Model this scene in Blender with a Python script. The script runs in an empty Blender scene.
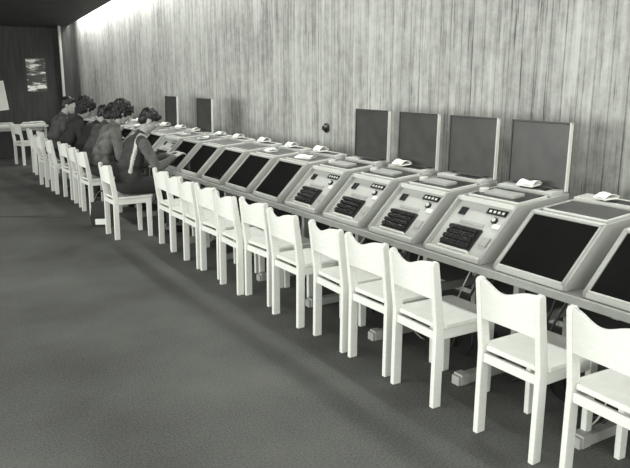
import bpy, bmesh, math, random
from mathutils import Vector, Matrix, Euler, noise
random.seed(7)
scene=bpy.context.scene
COL=scene.collection
try:
    scene.view_settings.view_transform='Standard'
    scene.view_settings.look='None'
except Exception: pass
TINT=(0.975,1.0,0.92)
def g(v): return (v*TINT[0],v*TINT[1],v*TINT[2],1)
# ---------------- materials ----------------
def mat(name,v,rough=.6,amp=.12,scale=8,stretch=(1,1,1),bump=0,metal=0,alpha=1,spec=.5):
    m=bpy.data.materials.new(name); m.use_nodes=True
    nt=m.node_tree; N=nt.nodes; L=nt.links
    b=N['Principled BSDF']
    tc=N.new('ShaderNodeTexCoord'); mp=N.new('ShaderNodeMapping'); mp.inputs['Scale'].default_value=stretch
    no=N.new('ShaderNodeTexNoise'); no.inputs['Scale'].default_value=scale; no.inputs['Detail'].default_value=5
    cr=N.new('ShaderNodeValToRGB')
    cr.color_ramp.elements[0].position=.3; cr.color_ramp.elements[1].position=.7
    cr.color_ramp.elements[0].color=g(v*(1-amp)); cr.color_ramp.elements[1].color=g(min(1,v*(1+amp)))
    L.new(tc.outputs['Object'],mp.inputs['Vector']); L.new(mp.outputs[0],no.inputs['Vector'])
    L.new(no.outputs['Fac'],cr.inputs[0]); L.new(cr.outputs[0],b.inputs['Base Color'])
    b.inputs['Roughness'].default_value=rough; b.inputs['Metallic'].default_value=metal
    b.inputs['Alpha'].default_value=alpha
    b.inputs['Specular IOR Level'].default_value=spec
    if bump:
        bp=N.new('ShaderNodeBump'); bp.inputs['Strength'].default_value=bump; bp.inputs['Distance'].default_value=.005
        L.new(no.outputs['Fac'],bp.inputs['Height']); L.new(bp.outputs[0],b.inputs['Normal'])
    return m
M_wood=mat('pale_birch',.70,.5,.04,5,(3,3,22))
M_shell=mat('console_enamel',.33,.5,.05,6)
M_shell2=mat('console_panel_grey',.44,.5,.05,6)
M_trim=mat('console_trim_light',.56,.4,.05,6)
M_dark=mat('dark_plastic',.012,.35,.2,20)
M_key=mat('key_caps',.018,.3,.2,20)
M_glass=mat('smoked_pane',.010,.10,.2,2,alpha=.90)
M_lid=mat('lid_pane',.050,.35,.35,5,alpha=.97)
M_lidf=mat('lid_frame_dark',.05,.4,.1,6)
M_paper=mat('paper',.75,.8,.04,4)
M_table=mat('table_laminate',.20,.5,.1,5)
M_tleg=mat('table_leg_wood',.36,.5,.1,5,(2,2,2))
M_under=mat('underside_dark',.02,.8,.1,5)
M_cable=mat('cable_white',.5,.6,.05,5)
M_cabled=mat('cable_black',.015,.6,.05,5)
M_end=mat('dark_panel_wall',.030,.7,.35,3,(6,1,.6))
M_ceil=mat('ceiling_dark',.035,.8,.15,2)
M_white=mat('plaster_white',.7,.8,.05,3)
M_skin=mat('skin',.36,.55,.06,9)
M_hair=mat('hair_dark',.008,.5,.5,60,bump=.6)
M_eye=mat('eye_white',.6,.3,.02,5)
M_shoe=mat('shoe_leather',.02,.3,.2,9)

# board-marked wall
def wall_mat():
    m=bpy.data.materials.new('board_marked_wall'); m.use_nodes=True
    nt=m.node_tree; N=nt.nodes; L=nt.links; b=N['Principled BSDF']
    tc=N.new('ShaderNodeTexCoord'); sx=N.new('ShaderNodeSeparateXYZ'); L.new(tc.outputs['Object'],sx.inputs[0])
    def M_(op,a,bv=None):
        n=N.new('ShaderNodeMath'); n.operation=op
        for i,q in enumerate((a,bv)):
            if q is None: continue
            if hasattr(q,'node'): L.new(q,n.inputs[i])
            else: n.inputs[i].default_value=q
        return n.outputs[0]
    def noi(sc,det,stretch,rough=.6):
        mp=N.new('ShaderNodeMapping'); mp.inputs['Scale'].default_value=stretch; L.new(tc.outputs['Object'],mp.inputs[0])
        n=N.new('ShaderNodeTexNoise'); n.inputs['Scale'].default_value=sc; n.inputs['Detail'].default_value=det; n.inputs['Roughness'].default_value=rough
        L.new(mp.outputs[0],n.inputs['Vector']); return n.outputs['Fac']
    k=M_('MULTIPLY',sx.outputs['Y'],8.0)
    fl=M_('FLOOR',k); fr=M_('FRACT',k)
    wn=N.new('ShaderNodeTexWhiteNoise'); wn.noise_dimensions='1D'; L.new(fl,wn.inputs['W'])
    n1=noi(1,6,(1,16,.9),.7); n2=noi(.7,4,(1,1,1)); n3=noi(1,3,(1,42,1.6),.6); n4=noi(1,5,(1,9,9),.7)
    edge=M_('LESS_THAN',fr,.09)
    s=M_('MULTIPLY',wn.outputs['Value'],.10)
    s=M_('ADD',s,M_('MULTIPLY',n1,.75)); s=M_('ADD',s,M_('MULTIPLY',n2,.55)); s=M_('ADD',s,M_('MULTIPLY',n4,.40))
    fleck=M_('MULTIPLY',M_('MAXIMUM',M_('SUBTRACT',n3,.57),0.0),1.8)
    s=M_('SUBTRACT',s,fleck)
    s=M_('SUBTRACT',s,M_('MULTIPLY',edge,M_('MULTIPLY',n1,.26)))
    cr=N.new('ShaderNodeValToRGB'); L.new(s,cr.inputs[0])
    e=cr.color_ramp.elements; e[0].position=.58; e[0].color=g(.10); e[1].position=1.08; e[1].color=g(.52)
    L.new(cr.outputs[0],b.inputs['Base Color']); b.inputs['Roughness'].default_value=.8
    bp=N.new('ShaderNodeBump'); bp.inputs['Strength'].default_value=.35; bp.inputs['Distance'].default_value=.008
    L.new(s,bp.inputs['Height']); L.new(bp.outputs[0],b.inputs['Normal'])
    return m
M_wall=wall_mat()
def floor_mat():
    m=bpy.data.materials.new('carpet'); m.use_nodes=True
    nt=m.node_tree; N=nt.nodes; L=nt.links; b=N['Principled BSDF']
    tc=N.new('ShaderNodeTexCoord')
    a=N.new('ShaderNodeTexNoise'); a.inputs['Scale'].default_value=.9; a.inputs['Detail'].default_value=6
    c=N.new('ShaderNodeTexNoise'); c.inputs['Scale'].default_value=90; c.inputs['Detail'].default_value=3
    L.new(tc.outputs['Object'],a.inputs['Vector']); L.new(tc.outputs['Object'],c.inputs['Vector'])
    mx=N.new('ShaderNodeMath'); mx.operation='MULTIPLY_ADD'; mx.inputs[1].default_value=.5
    L.new(a.outputs['Fac'],mx.inputs[0])
    m2=N.new('ShaderNodeMath'); m2.operation='MULTIPLY'; m2.inputs[1].default_value=.5; L.new(c.outputs['Fac'],m2.inputs[0])
    L.new(m2.outputs[0],mx.inputs[2])
    cr=N.new('ShaderNodeValToRGB'); e=cr.color_ramp.elements
    e[0].position=.33; e[0].color=g(.055); e[1].position=.67; e[1].color=g(.17)
    L.new(mx.outputs[0],cr.inputs[0]); L.new(cr.outputs[0],b.inputs['Base Color'])
    b.inputs['Roughness'].default_value=.9; b.inputs['Specular IOR Level'].default_value=.2
    bp=N.new('ShaderNodeBump'); bp.inputs['Strength'].default_value=.4; bp.inputs['Distance'].default_value=.004
    L.new(c.outputs['Fac'],bp.inputs['Height']); L.new(bp.outputs[0],b.inputs['Normal'])
    return m
M_floor=floor_mat()

# ---------------- mesh builder ----------------
class MB:
    def __init__(s): s.v=[]; s.f=[]; s.m=[]; s.mats=[]
    def mi(s,mt):
        if mt not in s.mats: s.mats.append(mt)
        return s.mats.index(mt)
    def add(s,vs,fs,mt,mx=None):
        o=len(s.v); i=s.mi(mt)
        for p in vs:
            p=Vector(p); s.v.append(mx@p if mx else p)
        for f in fs: s.f.append([o+k for k in f]); s.m.append(i)
    def box(s,x0,x1,y0,y1,z0,z1,mt,mx=None):
        vs=[(x0,y0,z0),(x1,y0,z0),(x1,y1,z0),(x0,y1,z0),(x0,y0,z1),(x1,y0,z1),(x1,y1,z1),(x0,y1,z1)]
        s.add(vs,[(0,3,2,1),(4,5,6,7),(0,1,5,4),(1,2,6,5),(2,3,7,6),(3,0,4,7)],mt,mx)
    def prism(s,prof,y0,y1,mt,mx=None):
        n=len(prof)
        vs=[(x,y0,z) for x,z in prof]+[(x,y1,z) for x,z in prof]
        fs=[tuple(range(n))[::-1],tuple(range(n,2*n))]+[(i,(i+1)%n,n+(i+1)%n,n+i) for i in range(n)]
        s.add(vs,fs,mt,mx)
    def cyl(s,c,r,h,mt,mx=None,n=20,r2=None):
        r2=r if r2 is None else r2
        vs=[(c[0]+r*math.cos(2*math.pi*i/n),c[1]+r*math.sin(2*math.pi*i/n),c[2]) for i in range(n)]
        vs+=[(c[0]+r2*math.cos(2*math.pi*i/n),c[1]+r2*math.sin(2*math.pi*i/n),c[2]+h) for i in range(n)]
        fs=[tuple(range(n))[::-1],tuple(range(n,2*n))]+[(i,(i+1)%n,n+(i+1)%n,n+i) for i in range(n)]
        s.add(vs,fs,mt,mx)
    def sheet(s,fn,nu,nv,t,mt,mx=None):
        F=[];B=[]
        for j in range(nv+1):
            for i in range(nu+1):
                a,b=fn(i/nu,j/nv); F.append(a);B.append(b)
        o=len(F); vs=F+B; fs=[]
        I=lambda i,j:j*(nu+1)+i
        for j in range(nv):
            for i in range(nu):
                fs.append((I(i,j),I(i+1,j),I(i+1,j+1),I(i,j+1)))
                fs.append((o+I(i,j),o+I(i,j+1),o+I(i+1,j+1),o+I(i+1,j)))
        for i in range(nu):
            fs.append((I(i,0),o+I(i,0),o+I(i+1,0),I(i+1,0))); fs.append((I(i,nv),I(i+1,nv),o+I(i+1,nv),o+I(i,nv)))
        for j in range(nv):
            fs.append((I(0,j),I(0,j+1),o+I(0,j+1),o+I(0,j))); fs.append((I(nu,j),o+I(nu,j),o+I(nu,j+1),I(nu,j+1)))
        s.add(vs,fs,mt,mx)
    def mesh(s,name):
        me=bpy.data.meshes.new(name); me.from_pydata([tuple(v) for v in s.v],[],s.f)
        for m in s.mats: me.materials.append(m)
        for i,p in enumerate(me.polygons): p.material_index=s.m[i]
        bm=bmesh.new(); bm.from_mesh(me); bmesh.ops.recalc_face_normals(bm,faces=bm.faces); bm.to_mesh(me); bm.free()
        me.update(); return me
def obj(name,me,loc=(0,0,0),rot=(0,0,0),bevel=0,parent=None,scale=(1,1,1)):
    o=bpy.data.objects.new(name,me); COL.objects.link(o); o.location=loc; o.rotation_euler=rot; o.scale=scale
    if bevel:
        b=o.modifiers.new('bev','BEVEL'); b.width=bevel; b.segments=2; b.limit_method='ANGLE'
    if parent: o.parent=parent
    return o
def smooth(me):
    for p in me.polygons: p.use_smooth=True

# ---------------- camera ----------------
cam=bpy.data.cameras.new('camera'); cam.sensor_width=36; cam.lens=40.0; cam.clip_end=200
co=bpy.data.objects.new('camera',cam); COL.objects.link(co); co.location=(0,0,1.75)
co.rotation_euler=(math.radians(90-12.72),0,math.radians(-31.8)); scene.camera=co

# ---------------- room shell ----------------
WX=4.0; EY=16.6; X0=-7.0; YB=-5.0
def cz(y): return 2.78+.07*(EY-y)
b=MB(); b.box(X0-.2,WX+.2,YB-.2,EY+.2,-.15,0,M_floor); obj('floor',b.mesh('floor'))
b=MB()
vs=[(WX,YB,0),(WX+.2,YB,0),(WX+.2,EY,0),(WX,EY,0),(WX,YB,cz(YB)+.25),(WX+.2,YB,cz(YB)+.25),(WX+.2,EY,cz(EY)+.25),(WX,EY,cz(EY)+.25)]
b.add(vs,[(0,3,2,1),(4,5,6,7),(0,1,5,4),(1,2,6,5),(2,3,7,6),(3,0,4,7)],M_wall); obj('wall_right',b.mesh('wall_right'))
b=MB(); b.box(X0-.2,WX+.2,EY,EY+.2,0,cz(EY)+.3,M_end); obj('wall_back',b.mesh('wall_back'))
b=MB(); b.box(X0-.2,WX+.2,YB-.2,YB,0,cz(YB)+.3,M_white); obj('wall_front',b.mesh('wall_front'))
CE=3.76
b=MB()
def slab(x0,x1,d0,d1,m):
    vs=[(x0,YB,cz(YB)+d0),(x1,YB,cz(YB)+d0),(x1,EY,cz(EY)+d0),(x0,EY,cz(EY)+d0),(x0,YB,cz(YB)+d1),(x1,YB,cz(YB)+d1),(x1,EY,cz(EY)+d1),(x0,EY,cz(EY)+d1)]
    b.add(vs,[(0,3,2,1),(4,5,6,7),(0,1,5,4),(1,2,6,5),(2,3,7,6),(3,0,4,7)],m)
slab(X0-.2,CE,0,.2,M_ceil); obj('ceiling',b.mesh('ceiling'))
b=MB(); b.box(X0-.2,X0,YB,EY,0,.5,M_white); b.box(X0-.2,X0,YB,EY,2.75,cz(YB)+.1,M_white)
b.box(X0-.2,X0,12,EY,.5,2.75,M_white); obj('wall_left',b.mesh('wall_left'))
n=0
yy=YB
while yy<11.9:
    n+=1; b=MB(); y1=yy+17/6
    b.box(X0-.12,X0-.05,yy,yy+.06,.5,2.75,M_dark); b.box(X0-.12,X0-.05,y1-.06,y1,.5,2.75,M_dark)
    b.box(X0-.12,X0-.05,yy,y1,.5,.56,M_dark); b.box(X0-.12,X0-.05,yy,y1,2.69,2.75,M_dark); b.box(X0-.11,X0-.06,yy,y1,1.9,1.94,M_dark)
    obj('window_%d'%n,b.mesh('window')); yy=y1
b=MB(); b.box(3.58,3.80,16.25,16.6,0,cz(16.3)+.02,M_end); b.box(3.55,3.60,16.2,16.26,0,cz(16.3),M_shell)
obj('column',b.mesh('column'))
b=MB()
b.add([(-6.9,15.6,.002),(2.05,8.93,.002),(2.06,8.96,.002),(-6.88,15.63,.002)],[(0,1,2,3)],M_dark); obj('trim_1',b.mesh('trim_1'))

# ---------------- chair ----------------
ZS=1.06
def chair_mesh():
    b=MB(); W=.190; t=.030
    for s in(-1,1):
        ya,yb=sorted((s*W,s*(W-t)))
        b.prism([(-.03,0),(.026,0),(.03,.43),(-.022,.765),(-.034,.775),(-.058,.77),(-.066,.755),(-.026,.43)],ya,yb,M_wood)
        b.prism([(.345,0),(.393,0),(.398,.415),(.34,.415)],ya,yb,M_wood)
        yc,yd=sorted((s*(W-.004),s*(W-.024)))
        b.box(.028,.345,yc,yd,.36,.415,M_wood)
    b.box(.36,.38,-W+t,W-t,.365,.412,M_wood)
    b.box(-.015,.005,-W+t,W-t,.36,.405,M_wood)
    def seat(u,v):
        x=-.005+.425*u; hw=(W-.034) if u<.10 else W+.004
        if u>.93: hw-=.02*((u-.93)/.07)**2
        y=(2*v-1)*hw; d=.010*(1-(2*v-1)**2)*math.sin(math.pi*min(1,u*1.05))
        return (x,y,.442-d),(x,y,.418-d*.3)
    b.sheet(seat,20,10,0,M_wood)
    def back(u,v):
        y=(2*u-1)*(W-t+.002); q=2*u-1
        top=.770-.030*(0.5+0.5*math.cos(math.pi*min(1,abs(q)*1.25)))
        bot=.575+.020*(1-q*q)
        z=bot+(top-bot)*v
        x=-.012-(z-.43)*.115-.038*(1-q*q)
        return (x+.012,y,z),(x-.010,y,z)
    b.sheet(back,24,6,0,M_wood)
    for i,v in enumerate(b.v): v.z*=ZS
    return b.mesh('wooden_chair')
CH=chair_mesh()
def chair(x,yl,rz=0):
    c=math.radians(rz)
    return obj('wooden_chair',CH,(x,yl-.175,0),(0,0,c),bevel=.004)
for x,y,r in[(2.41,1.79,-2),(2.41,2.31,1),(2.40,2.98,-1),(2.42,3.44,1.5),(2.42,3.88,-2),(2.40,4.42,1),(2.44,4.95,3),(2.38,5.34,-1),(2.42,5.84,2),(2.41,6.26,-2),(2.43,6.64,1),(2.45,7.06,-1)]:
    chair(x,y,r)

# ---------------- consoles ----------------
SL=Matrix.Translation((0,0,.03))@Matrix(((math.sqrt(.5),0,-math.sqrt(.5),0),(0,1,0,0),(math.sqrt(.5),0,math.sqrt(.5),0),(0,0,0,1)))
PROF=[(0,0),(0,.03),(.28,.31),(.73,.35),(.73,0)]
def console_mesh(opened):
    b=MB(); hw=.245; ck=.016
    for s in(-1,1):
        ya,yb=sorted((s*hw,s*(hw-ck)))
        b.prism(PROF,ya,yb,M_shell)
    yi=hw-ck
    b.prism([(.035,0),(.035,.02),(.312,.297),(.73,.335),(.73,0)],-yi,yi,M_shell2 if opened else M_shell)
    b.box(0,.04,-yi,yi,0,.03,M_trim)
    b.box(.272,.30,-yi,yi,.285,.313,M_trim)
    D=Matrix.Translation((.28,0,.31))@Matrix.Rotation(-math.atan2(.04,.45),4,'Y')
    b.box(.05,.30,-yi+.02,yi-.02,-.012,.006,M_trim,D)
    b.box(.062,.288,-yi+.032,yi-.032,.004,.009,M_dark if opened else M_lidf,D)
    if opened:
        b.box(.10,.20,-.12,.12,.006,.025,M_shell,D); b.cyl((.15,.17,.006),.03,.025,M_trim,D)
    b.box(.32,.44,-yi+.01,yi-.01,-.012,.022,M_shell2,D)
    b.box(.335,.40,-.16,.05,.02,.026,M_dark,D)
    k=M_dark
    b.box(.045,.20,-.10,.15,-.045,-.015,k,SL)
    for r in range(4):
        for c in range(10):
            u=.055+r*.036; v=-.088+c*.0235+(r%2)*.006
            b.box(u,u+.024,v,v+.018,-.02,.002 if opened else -.014,M_key,SL)
    b.box(.028,.042,-.10,.15,-.04,-.012,M_paper,SL)
    b.box(.28,.335,.12,.175,-.04,-.022,M_dark,SL)
    b.box(.325,.365,-.185,-.03,-.04,-.024,M_dark,SL)
    for i in range(4):
        b.box(.336,.354,-.17+i*.034,-.15+i*.034,-.03,-.0225,M_paper,SL)
    b.cyl((.285,-.13,-.04),.022,.022,M_dark,SL); b.cyl((.285,-.13,-.02),.013,.008,M_trim,SL)
    b.box(.235,.265,-.20,-.14,-.04,-.024,M_paper,SL)
    b.box(.10,.16,-.195,-.135,-.04,-.02,M_shell,SL)
    b.box(.225,.245,-.08,.12,-.04,-.025,M_shell,SL)
    if not opened:
        fr=.014; U=.39
        b.box(.002,fr,-yi,yi,-.016,.004,M_trim,SL); b.box(U-fr,U,-yi,yi,-.016,.004,M_shell,SL)
        for s in(-1,1):
            ya,yb=sorted((s*yi,s*(yi-fr))); b.box(.002,U,ya,yb,-.016,.004,M_shell,SL)
        b.box(fr,U-fr,-yi+fr,yi-fr,-.008,-.003,M_glass,SL)
    else:
        Lm=Matrix.Translation((.715,0,.355))@Matrix.Rotation(math.radians(1),4,'Y')
        H=.42; w=.235; f=.010
        b.box(-.008,.010,-w,w,0,f,M_lidf,Lm); b.box(-.008,.010,-w,w,H-f,H,M_lidf,Lm)
        b.box(-.012,.014,w-f,w,0,H,M_lidf,Lm); b.box(-.012,.014,-w,-w+f,0,H,M_trim,Lm)
        b.box(-.003,.003,-w+f,w-f,f,H-f,M_lid,Lm)
        for s in(-1,1):
            b.box(-.02,.012,s*.16-.02,s*.16+.02,-.02,.02,M_dark,Lm)
    return b.mesh('typing_console')
CO=console_mesh(True); CC=console_mesh(False)
K0,PT=2.08,.592
for k in range(-2,19):
    L=K0+PT*k
    o=k in(2,3,4,5,11,13)
    obj('typing_console',CO if o else CC,(2.82,L-.245,.7005),(0,0,math.radians(random.uniform(-.6,.6))),bevel=.003)

def paper(x,y,z,w,h,r,bend=.03):
    b=MB()
    def f(u,v):
        X=(u-.5)*w; Y=(v-.5)*h; Z=.012+bend*math.sin(math.pi*u)+.006*math.sin(5*v+u*3)
        return (X,Y,Z),(X,Y,Z-.003)
    b.sheet(f,10,8,0,M_paper)
    b.box(-w*.45,w*.45,-h*.45,h*.45,0,.009,M_paper)
    me=b.mesh('paper_sheets'); o=obj('paper_sheets',me,(x,y,z),(0,math.radians(-5),math.radians(r))); return o
for k in range(-1,19):
    L=K0+PT*k-.24
    if k in(3,5): continue
    paper(3.45+random.uniform(-.02,.02),L+random.uniform(-.1,.1),1.078,.10,random.uniform(.10,.18),random.uniform(-20,20),random.uniform(.01,.03))
    if k>5 and random.random()<.6:
        paper(3.24,L+random.uniform(-.08,.08),1.035,.12,.18,random.uniform(-40,40),.008)

# ---------------- long table ----------------
b=MB(); TY0=.4; TY1=13.2
b.box(2.79,3.97,TY0,TY1,.672,.70,M_table); b.box(2.782,2.80,TY0,TY1,.660,.702,M_tleg)
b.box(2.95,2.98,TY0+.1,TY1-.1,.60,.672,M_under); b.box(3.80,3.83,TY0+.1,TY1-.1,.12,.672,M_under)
y=1.12
while y<TY1-.1:
    b.box(2.68,3.75,y-.03,y+.03,0,.055,M_tleg); b.box(2.70,2.76,y-.035,y+.035,0.0,.065,M_tleg)
    b.box(3.14,3.20,y-.02,y+.02,.055,.672,M_tleg)
    b.box(3.62,3.68,y-.02,y+.02,.055,.672,M_tleg)
    b.box(2.9,3.75,y-.02,y+.02,.61,.672,M_tleg); b.box(3.2,3.62,y-.015,y+.015,.25,.31,M_tleg)
    y+=.83
obj('long_table',b.mesh('long_table'),bevel=.003)
def cables(name,m,n,r,k0,seed):
    rr=random.Random(seed)
    cu=bpy.data.curves.new(name,'CURVE'); cu.dimensions='3D'; cu.bevel_depth=r; cu.materials.append(m)
    for k in range(k0,15):
        L=K0+PT*k-.2
        for q in range(n):
            a=rr.uniform(-.15,.15)
            sp=cu.splines.new('BEZIER'); sp.bezier_points.add(4)
            pts=[(3.2,L+a,.62),(3.05+rr.uniform(-.05,.1),L+a+.05,.30),(3.0+rr.uniform(-.1,.1),L+a+.1,.03),(3.1+rr.uniform(-.1,.1),L+a+.4,.012),(3.5,L+.8,.012)]
            for p,c in zip(sp.bezier_points,pts):
                p.co=c; p.handle_left_type=p.handle_right_type='AUTO'
    obj(name,cu)
cables('cable_bundle',M_cable,1,.005,-1,3)
cables('power_cables',M_cabled,2,.008,-1,9)

b=MB(); mx=Matrix.Translation((WX,6.21,1.22))@Matrix.Rotation(math.radians(-90),4,'Y')
b.cyl((0,0,0),.05,.02,M_dark,mx,24); b.cyl((0,0,.02),.035,.03,M_dark,mx,24,.025); obj('wall_socket',b.mesh('wall_socket'),bevel=.003)

# ---------------- end wall things ----------------
def poster_mat():
    m=bpy.data.materials.new('poster_print'); m.use_nodes=True; nt=m.node_tree;N=nt.nodes;L=nt.links;b=N['Principled BSDF']
    tc=N.new('ShaderNodeTexCoord'); mp=N.new('ShaderNodeMapping'); mp.inputs['Rotation'].default_value=(0,math.radians(35),0); mp.inputs['Scale'].default_value=(3,3,11)
    w=N.new('ShaderNodeTexNoise'); w.inputs['Scale'].default_value=1.2; w.inputs['Detail'].default_value=3
    L.new(tc.outputs['Object'],mp.inputs[0]); L.new(mp.outputs[0],w.inputs['Vector']); cr=N.new('ShaderNodeValToRGB'); cr.color_ramp.interpolation='CONSTANT'
    e=cr.color_ramp.elements; e[0].color=g(.05); e[1].position=.56; e[1].color=g(.75); x=e.new(.48); x.color=g(.20)
    L.new(w.outputs['Fac'],cr.inputs[0]); L.new(cr.outputs[0],b.inputs['Base Color']); return m
MP=poster_mat()
b=MB()
b.box(2.90,3.30,EY-.012,EY,1.42,2.12,MP); obj('wall_poster',b.mesh('wall_poster'))
b=MB(); b.box(-.25,.25,-.01,0,-.31,.31,M_paper); b.box(-.22,.22,-.014,-.008,-.28,.28,M_white)
obj('wall_notice',b.mesh('wall_notice'),(2.2,EY-.002,1.32),(0,math.radians(-6),0))
b=MB(); b.box(1.2,3.1,15.75,16.4,.70,.735,M_trim)
for x in(1.26,3.04):
    for y in(15.8,16.35): b.box(x-.025,x+.025,y-.025,y+.025,0,.70,M_tleg)
b.box(1.3,3.0,15.8,15.82,.63,.70,M_tleg)
obj('reading_table',b.mesh('reading_table'),bevel=.004)
b=MB(); b.box(-.15,.15,-.1,.1,0,.03,M_paper); b.box(-.13,.14,-.09,.1,.03,.05,M_shell); b.box(-.12,.12,-.08,.08,.05,.06,M_paper)
BK=b.mesh('book_stack')
for x,y,r in[(2.3,16,10),(2.75,15.95,-20),(2.95,16.15,5)]: obj('book_stack',BK,(x,y,.7355),(0,0,math.radians(r)))
for x,y,r in[(2.42,13.0,2),(2.38,13.75,-4),(2.38,15.3,15)]: chair(x,y,r)

# ---------------- people ----------------
def capdist(p,pr):
    _,a,c,ra,rb,_m=pr; ab=c-a; t=max(0,min(1,(p-a).dot(ab)/max(1e-9,ab.dot(ab))))
    return (p-(a+ab*t)).length-(ra+(rb-ra)*t)
def elldist(p,pr):
    _,c,r,R,_x,_m=pr; q=R.inverted()@(p-c); k=Vector((q.x/r[0],q.y/r[1],q.z/r[2])).length
    return (k-1)*min(r)
def cap(a,c,ra,rb,m): return ('c',Vector(a),Vector(c),ra,rb,m)
def ell(c,r,m,rot=(0,0,0)): return ('e',Vector(c),r,Euler(rot).to_matrix(),None,m)
def blob(name,prims,vox,sm=3,disp=0):
    bm=bmesh.new()
    for p in prims:
        if p[0]=='c':
            _,a,c,ra,rb,_m=p; d=c-a
            bmesh.ops.create_uvsphere(bm,u_segments=16,v_segments=10,radius=ra,matrix=Matrix.Translation(a))
            bmesh.ops.create_uvsphere(bm,u_segments=16,v_segments=10,radius=rb,matrix=Matrix.Translation(c))
            q=d.to_track_quat('Z','Y').to_matrix().to_4x4()
            bmesh.ops.create_cone(bm,cap_ends=True,segments=16,radius1=ra,radius2=rb,depth=d.length,matrix=Matrix.Translation((a+c)/2)@q)
        else:
            _,c,r,R,_x,_m=p
            bmesh.ops.create_uvsphere(bm,u_segments=24,v_segments=16,radius=1,matrix=Matrix.Translation(c)@R.to_4x4()@Matrix.Diagonal((r[0],r[1],r[2],1)))
    me=bpy.data.meshes.new('tmp'); bm.to_mesh(me); bm.free()
    o=bpy.data.objects.new('tmp',me); COL.objects.link(o)
    r=o.modifiers.new('r','REMESH'); r.mode='VOXEL'; r.voxel_size=vox
    if sm: s=o.modifiers.new('s','SMOOTH'); s.iterations=sm; s.factor=.5
    dg=bpy.context.evaluated_depsgraph_get(); dg.update()
    out=bpy.data.meshes.new_from_object(o.evaluated_get(dg)); out.name=name
    bpy.data.objects.remove(o); bpy.data.meshes.remove(me)
    if disp:
        ns=[v.normal.copy() for v in out.vertices]
        for v,nn in zip(out.vertices,ns):
            v.co+=nn*disp*noise.noise(v.co*45)+nn*disp*.6*noise.noise(v.co*90)
    mats=[]
    for p in prims:
        if p[5] not in mats: mats.append(p[5])
    out.materials.clear()
    for m in mats: out.materials.append(m)
    if len(mats)>1:
        for f in out.polygons:
            c=f.center; best=min(prims,key=lambda p:capdist(c,p) if p[0]=='c' else elldist(c,p))
            f.material_index=mats.index(best[5])
    smooth(out); return out
def hand_mesh(side):
    P=[ell((.042,0,0),(.046,.038,.015),M_skin),cap((-.03,0,0),(.02,0,0),.024,.024,M_skin)]
    for i,(y,l) in enumerate([(-.028,.062),(-.010,.074),(.010,.080),(.028,.072)]):
        y*=-side
        a=Vector((.075,y,0)); c=a+Vector((l*.45,y*.12,-.004)); d=c+Vector((l*.32,y*.08,-.014)); e=d+Vector((l*.20,0,-.016))
        P+=[cap(a,c,.0095,.0085,M_skin),cap(c,d,.0085,.0078,M_skin),cap(d,e,.0078,.0065,M_skin)]
    s=-side
    P+=[cap((.02,s*.026,0),(.045,s*.052,-.008),.013,.011,M_skin),cap((.045,s*.052,-.008),(.075,s*.060,-.018),.0105,.008,M_skin)]
    return blob('hand',P,.004,2)
HL,HR=hand_mesh(1),hand_mesh(-1)
HEAD=blob('head',[ell((-.012,0,.03),(.095,.075,.086),M_skin),ell((.03,0,-.02),(.062,.060,.085),M_skin),ell((.045,0,-.082),(.040,.042,.032),M_skin),
    cap((.088,0,.012),(.112,0,-.024),.008,.013,M_skin),ell((-.005,.076,-.01),(.02,.01,.031),M_skin,(0,0,.3)),ell((-.005,-.076,-.01),(.02,.01,.031),M_skin,(0,0,-.3)),
    cap((.082,-.032,.032),(.082,.032,.032),.010,.010,M_skin),cap((.088,-.018,-.055),(.088,.018,-.055),.009,.009,M_skin),ell((.078,0,-.09),(.018,.02,.014),M_skin)],.006,2)
def hair_mesh(kind):
    if kind=='short':
        P=[ell((-.024,0,.046),(.100,.084,.084),M_hair),ell((-.055,0,-.005),(.056,.076,.080),M_hair),ell((.045,0,.092),(.04,.06,.026),M_hair)]
        return blob('hair',P,.007,2,.006)
    if kind=='long':
        P=[ell((-.026,0,.046),(.106,.090,.090),M_hair),ell((-.055,0,-.03),(.062,.088,.105),M_hair),ell((-.01,.070,-.03),(.038,.025,.075),M_hair),ell((-.01,-.070,-.03),(.038,.025,.075),M_hair),ell((.05,0,.09),(.04,.065,.03),M_hair)]
        return blob('hair',P,.007,2,.010)
    P=[ell((-.03,0,.05),(.122,.106,.100),M_hair),ell((-.05,0,-.02),(.085,.100,.10),M_hair),ell((.045,0,.09),(.045,.075,.04),M_hair)]
    return blob('hair',P,.008,1,.022)
HAIR={k:hair_mesh(k) for k in('short','long','curly')}
def eyes():
    bm=bmesh.new()
    for s in(-1,1): bmesh.ops.create_uvsphere(bm,u_segments=12,v_segments=8,radius=.0115,matrix=Matrix.Translation((.078,s*.031,.010)))
    n=len(bm.faces)
    for s in(-1,1): bmesh.ops.create_uvsphere(bm,u_segments=10,v_segments=6,radius=.006,matrix=Matrix.Translation((.085,s*.031,.009)))
    bm.faces.ensure_lookup_table()
    for f in bm.faces[n:]: f.material_index=1
    me=bpy.data.meshes.new('eyes'); bm.to_mesh(me); bm.free(); me.materials.append(M_eye); me.materials.append(M_dark); smooth(me); return me
EYES=eyes()
SEAT=.442*ZS
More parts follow.
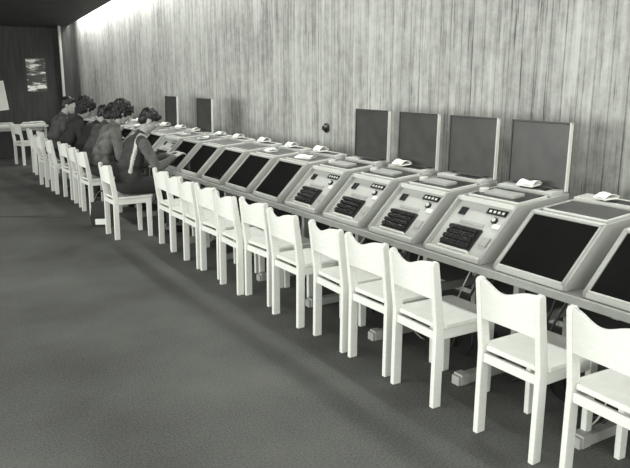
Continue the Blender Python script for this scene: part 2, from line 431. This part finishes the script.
def person(x,y,s,lean,jv,tv,hair,headpitch=35,headyaw=0,rz=0,feetx=.42,trim=False,sleeve=None,jn='jacket',chin=None,jamp=.3,wy=.13):
    E=bpy.data.objects.new('seated_person',None); COL.objects.link(E); E.location=(x,y,0); E.rotation_euler=(0,0,math.radians(rz)); E.empty_display_size=.2
    MJ=mat(jn+'_cloth',jv,.85,jamp,14,bump=.3); MT=mat('trouser_cloth',tv,.85,.15,14); MS=MJ if sleeve is None else mat('sleeve_cloth',sleeve,.85,.3,14)
    MTr=mat('collar_trim',.5,.8,.1,20)
    pz=SEAT+.100*s; A=math.radians(lean); P0=Vector((-.02,0,pz))
    def sp(d,y=0,fwd=0):
        return P0+Vector((math.sin(A)*d+fwd*math.cos(A),y,math.cos(A)*d-fwd*math.sin(A)))
    d=lambda v:v*s
    prims=[ell(P0,(.125*s,.17*s,.100*s),MT),
      cap(sp(d(.10),0,-.01),sp(d(.22),0,-.01),.125*s,.125*s,MJ),
      ell(sp(d(.09)),(.135*s,.178*s,.13*s),MJ,(0,A,0)),
      ell(sp(d(.28),0,-.01),(.112*s,.165*s,.16*s),MJ,(0,A,0)),
      ell(sp(d(.40),0,-.015),(.11*s,.185*s,.115*s),MJ,(0,A,0)),
      cap(sp(d(.455),-.155*s,-.01),sp(d(.455),.155*s,-.01),.066*s,.066*s,MJ),
      cap(sp(d(.47)),sp(d(.53),0,.01),.078*s,.062*s,MJ)]
    nb=sp(d(.52),0,.01); hc=nb+Vector((math.sin(A+.25),0,math.cos(A+.25)))*.155*s
    prims.append(cap(nb,nb.lerp(hc,.7),.055*s,.052*s,M_skin))
    hx={}
    for sd in(-1,1):
        sh=sp(d(.45),sd*.175*s,.0)
        wr=Vector((2.79-x,sd*wy,.855))
        if chin==sd: wr=hc+Vector((.085,sd*.045,-.235))
        ua=.29*s; fa=.26*s; v=wr-sh; D=min(v.length,ua+fa-.01); wr=sh+v.normalized()*D; v=wr-sh
        a=(ua*ua-fa*fa+D*D)/(2*D); h=math.sqrt(max(0,ua*ua-a*a))
        side=Vector((.3 if chin==sd else -.25,sd*.45,-.85)); side=(side-side.dot(v.normalized())*v.normalized()).normalized()
        el=sh+v.normalized()*a+side*h
        prims+=[cap(sh,el,.062*s,.048*s,MS),cap(el,wr,.049*s,.034*s,MS)]
        hx[sd]=(wr,(wr-el).normalized())
        kn=Vector((.43,sd*.13,.535)); an=Vector((feetx,sd*.15,.10))
        prims+=[cap((0,sd*.085*s,pz-.005),kn,.092*s,.064*s,MT),cap(kn,an,.062*s,.045*s,MT)]
        prims+=[cap((an.x-.02,an.y,.045),(an.x+.10,an.y+sd*.01,.042),.042,.040,M_shoe),cap((an.x+.10,an.y+sd*.01,.042),(an.x+.16,an.y+sd*.015,.034),.040,.032,M_shoe)]
        if trim:
            pts=[sp(d(.52),sd*.05*s,.05),sp(d(.525),sd*.085*s,-.03),sp(d(.46),sd*.140*s,-.066),sp(d(.36),sd*.160*s,-.062),sp(d(.26),sd*.150*s,-.055),sp(d(.14),sd*.155*s,-.05)]
            for p,q in zip(pts,pts[1:]): prims.append(cap(p,q,.020,.020,MTr))
    me=blob('body',prims,.012,3)
    obj('body',me,parent=E)
    for sd in(-1,1):
        wr,dr=hx[sd]; tgt=Vector((.75,-sd*.25,.25)).normalized(); dd=(dr+tgt).normalized() if chin!=sd else dr
        rot=dd.to_track_quat('X','Z').to_euler()
        obj('hand_'+('left' if sd>0 else 'right'),HL if sd>0 else HR,wr+dd*.02,rot,parent=E,scale=(s,)*3)
    H=bpy.data.objects.new('head_group',None); COL.objects.link(H); H.parent=E; H.location=hc+Vector((.015,0,.02)); H.rotation_euler=Euler((0,math.radians(headpitch),math.radians(headyaw))); H.scale=(s,)*3; H.empty_display_size=.1
    obj('head',HEAD,parent=H); obj('hair',HAIR[hair],parent=H); obj('eyes',EYES,parent=H)
    return E
PEOPLE=[(2.30,7.66,1.08,19,.035,.02,'short',42,-14,dict(trim=True,sleeve=.10,jn='vest')),
 (2.42,9.20,1.12,22,.11,.03,'curly',35,-12,dict(sleeve=.11,jamp=.5)),
 (2.46,9.86,1.10,26,.05,.02,'long',45,15,dict(wy=.08)),
 (2.48,10.50,1.08,30,.012,.02,'short',25,-25,dict(feetx=.15)),
 (2.42,11.15,1.12,24,.020,.015,'curly',38,10,dict(feetx=.05)),
 (2.42,11.95,1.10,18,.06,.015,'short',12,-30,dict(wy=.17))]
for i,(x,y,s,l,j,t,h,hp,hy,kw) in enumerate(PEOPLE):
    person(x,y,s,l,j,t,h,hp,hy,**kw); chair(x-.20,y+.175,(0,2,-3,4,-2,3)[i])

# bag
b=MB()
b.prism([(-.13,0),(.13,0),(.15,.12),(.12,.29),(-.12,.29),(-.15,.12)],-.06,.06,M_shoe)
b.prism([(-.11,.12),(.11,.12),(.13,.30),(-.13,.30)],-.072,-.058,M_shoe); b.box(-.09,.07,-.078,-.07,.03,.10,M_paper)
bag=obj('shoulder_bag',b.mesh('shoulder_bag'),(2.18,8.30,0),(0,0,math.radians(-25)),bevel=.012)
cu=bpy.data.curves.new('strap','CURVE'); cu.dimensions='3D'; cu.bevel_depth=.01; cu.materials.append(M_shoe)
sp_=cu.splines.new('BEZIER'); sp_.bezier_points.add(2)
for p,c in zip(sp_.bezier_points,[(-.12,0,.26),(0,0,.42),(.12,0,.26)]): p.co=c; p.handle_left_type=p.handle_right_type='AUTO'
obj('strap',cu,parent=bag)

# ---------------- lights ----------------
def area(name,loc,rot,sx,sy,P,col=(1,1,.98)):
    l=bpy.data.lights.new(name,'AREA'); l.shape='RECTANGLE'; l.size=sx; l.size_y=sy; l.energy=P; l.color=col
    o=bpy.data.objects.new(name,l); COL.objects.link(o); o.location=loc; o.rotation_euler=rot; return o
area('window_daylight',(X0-.02,3.5,1.62),(0,math.radians(-90),0),2.2,16.8,1150)
area('rear_daylight',(-1,YB+.1,2.4),(math.radians(90),0,0),7,2.4,330)
sl=math.atan(.07)
area('skylight_slot',((CE+WX)/2,(YB+EY)/2,cz((YB+EY)/2)+.2),(-sl,0,0),.2,21.0,470)
for y in(-1,3.5,8):
    area('floor_fill',(-1.5,y,cz(y)-.12),(-sl,0,0),1.4,2.8,70)  # added fill lights that even out the floor, not fixtures of the room
w=bpy.data.worlds.new('world'); scene.world=w; w.use_nodes=True
w.node_tree.nodes['Background'].inputs[0].default_value=(.97,1,.95,1); w.node_tree.nodes['Background'].inputs[1].default_value=1.0
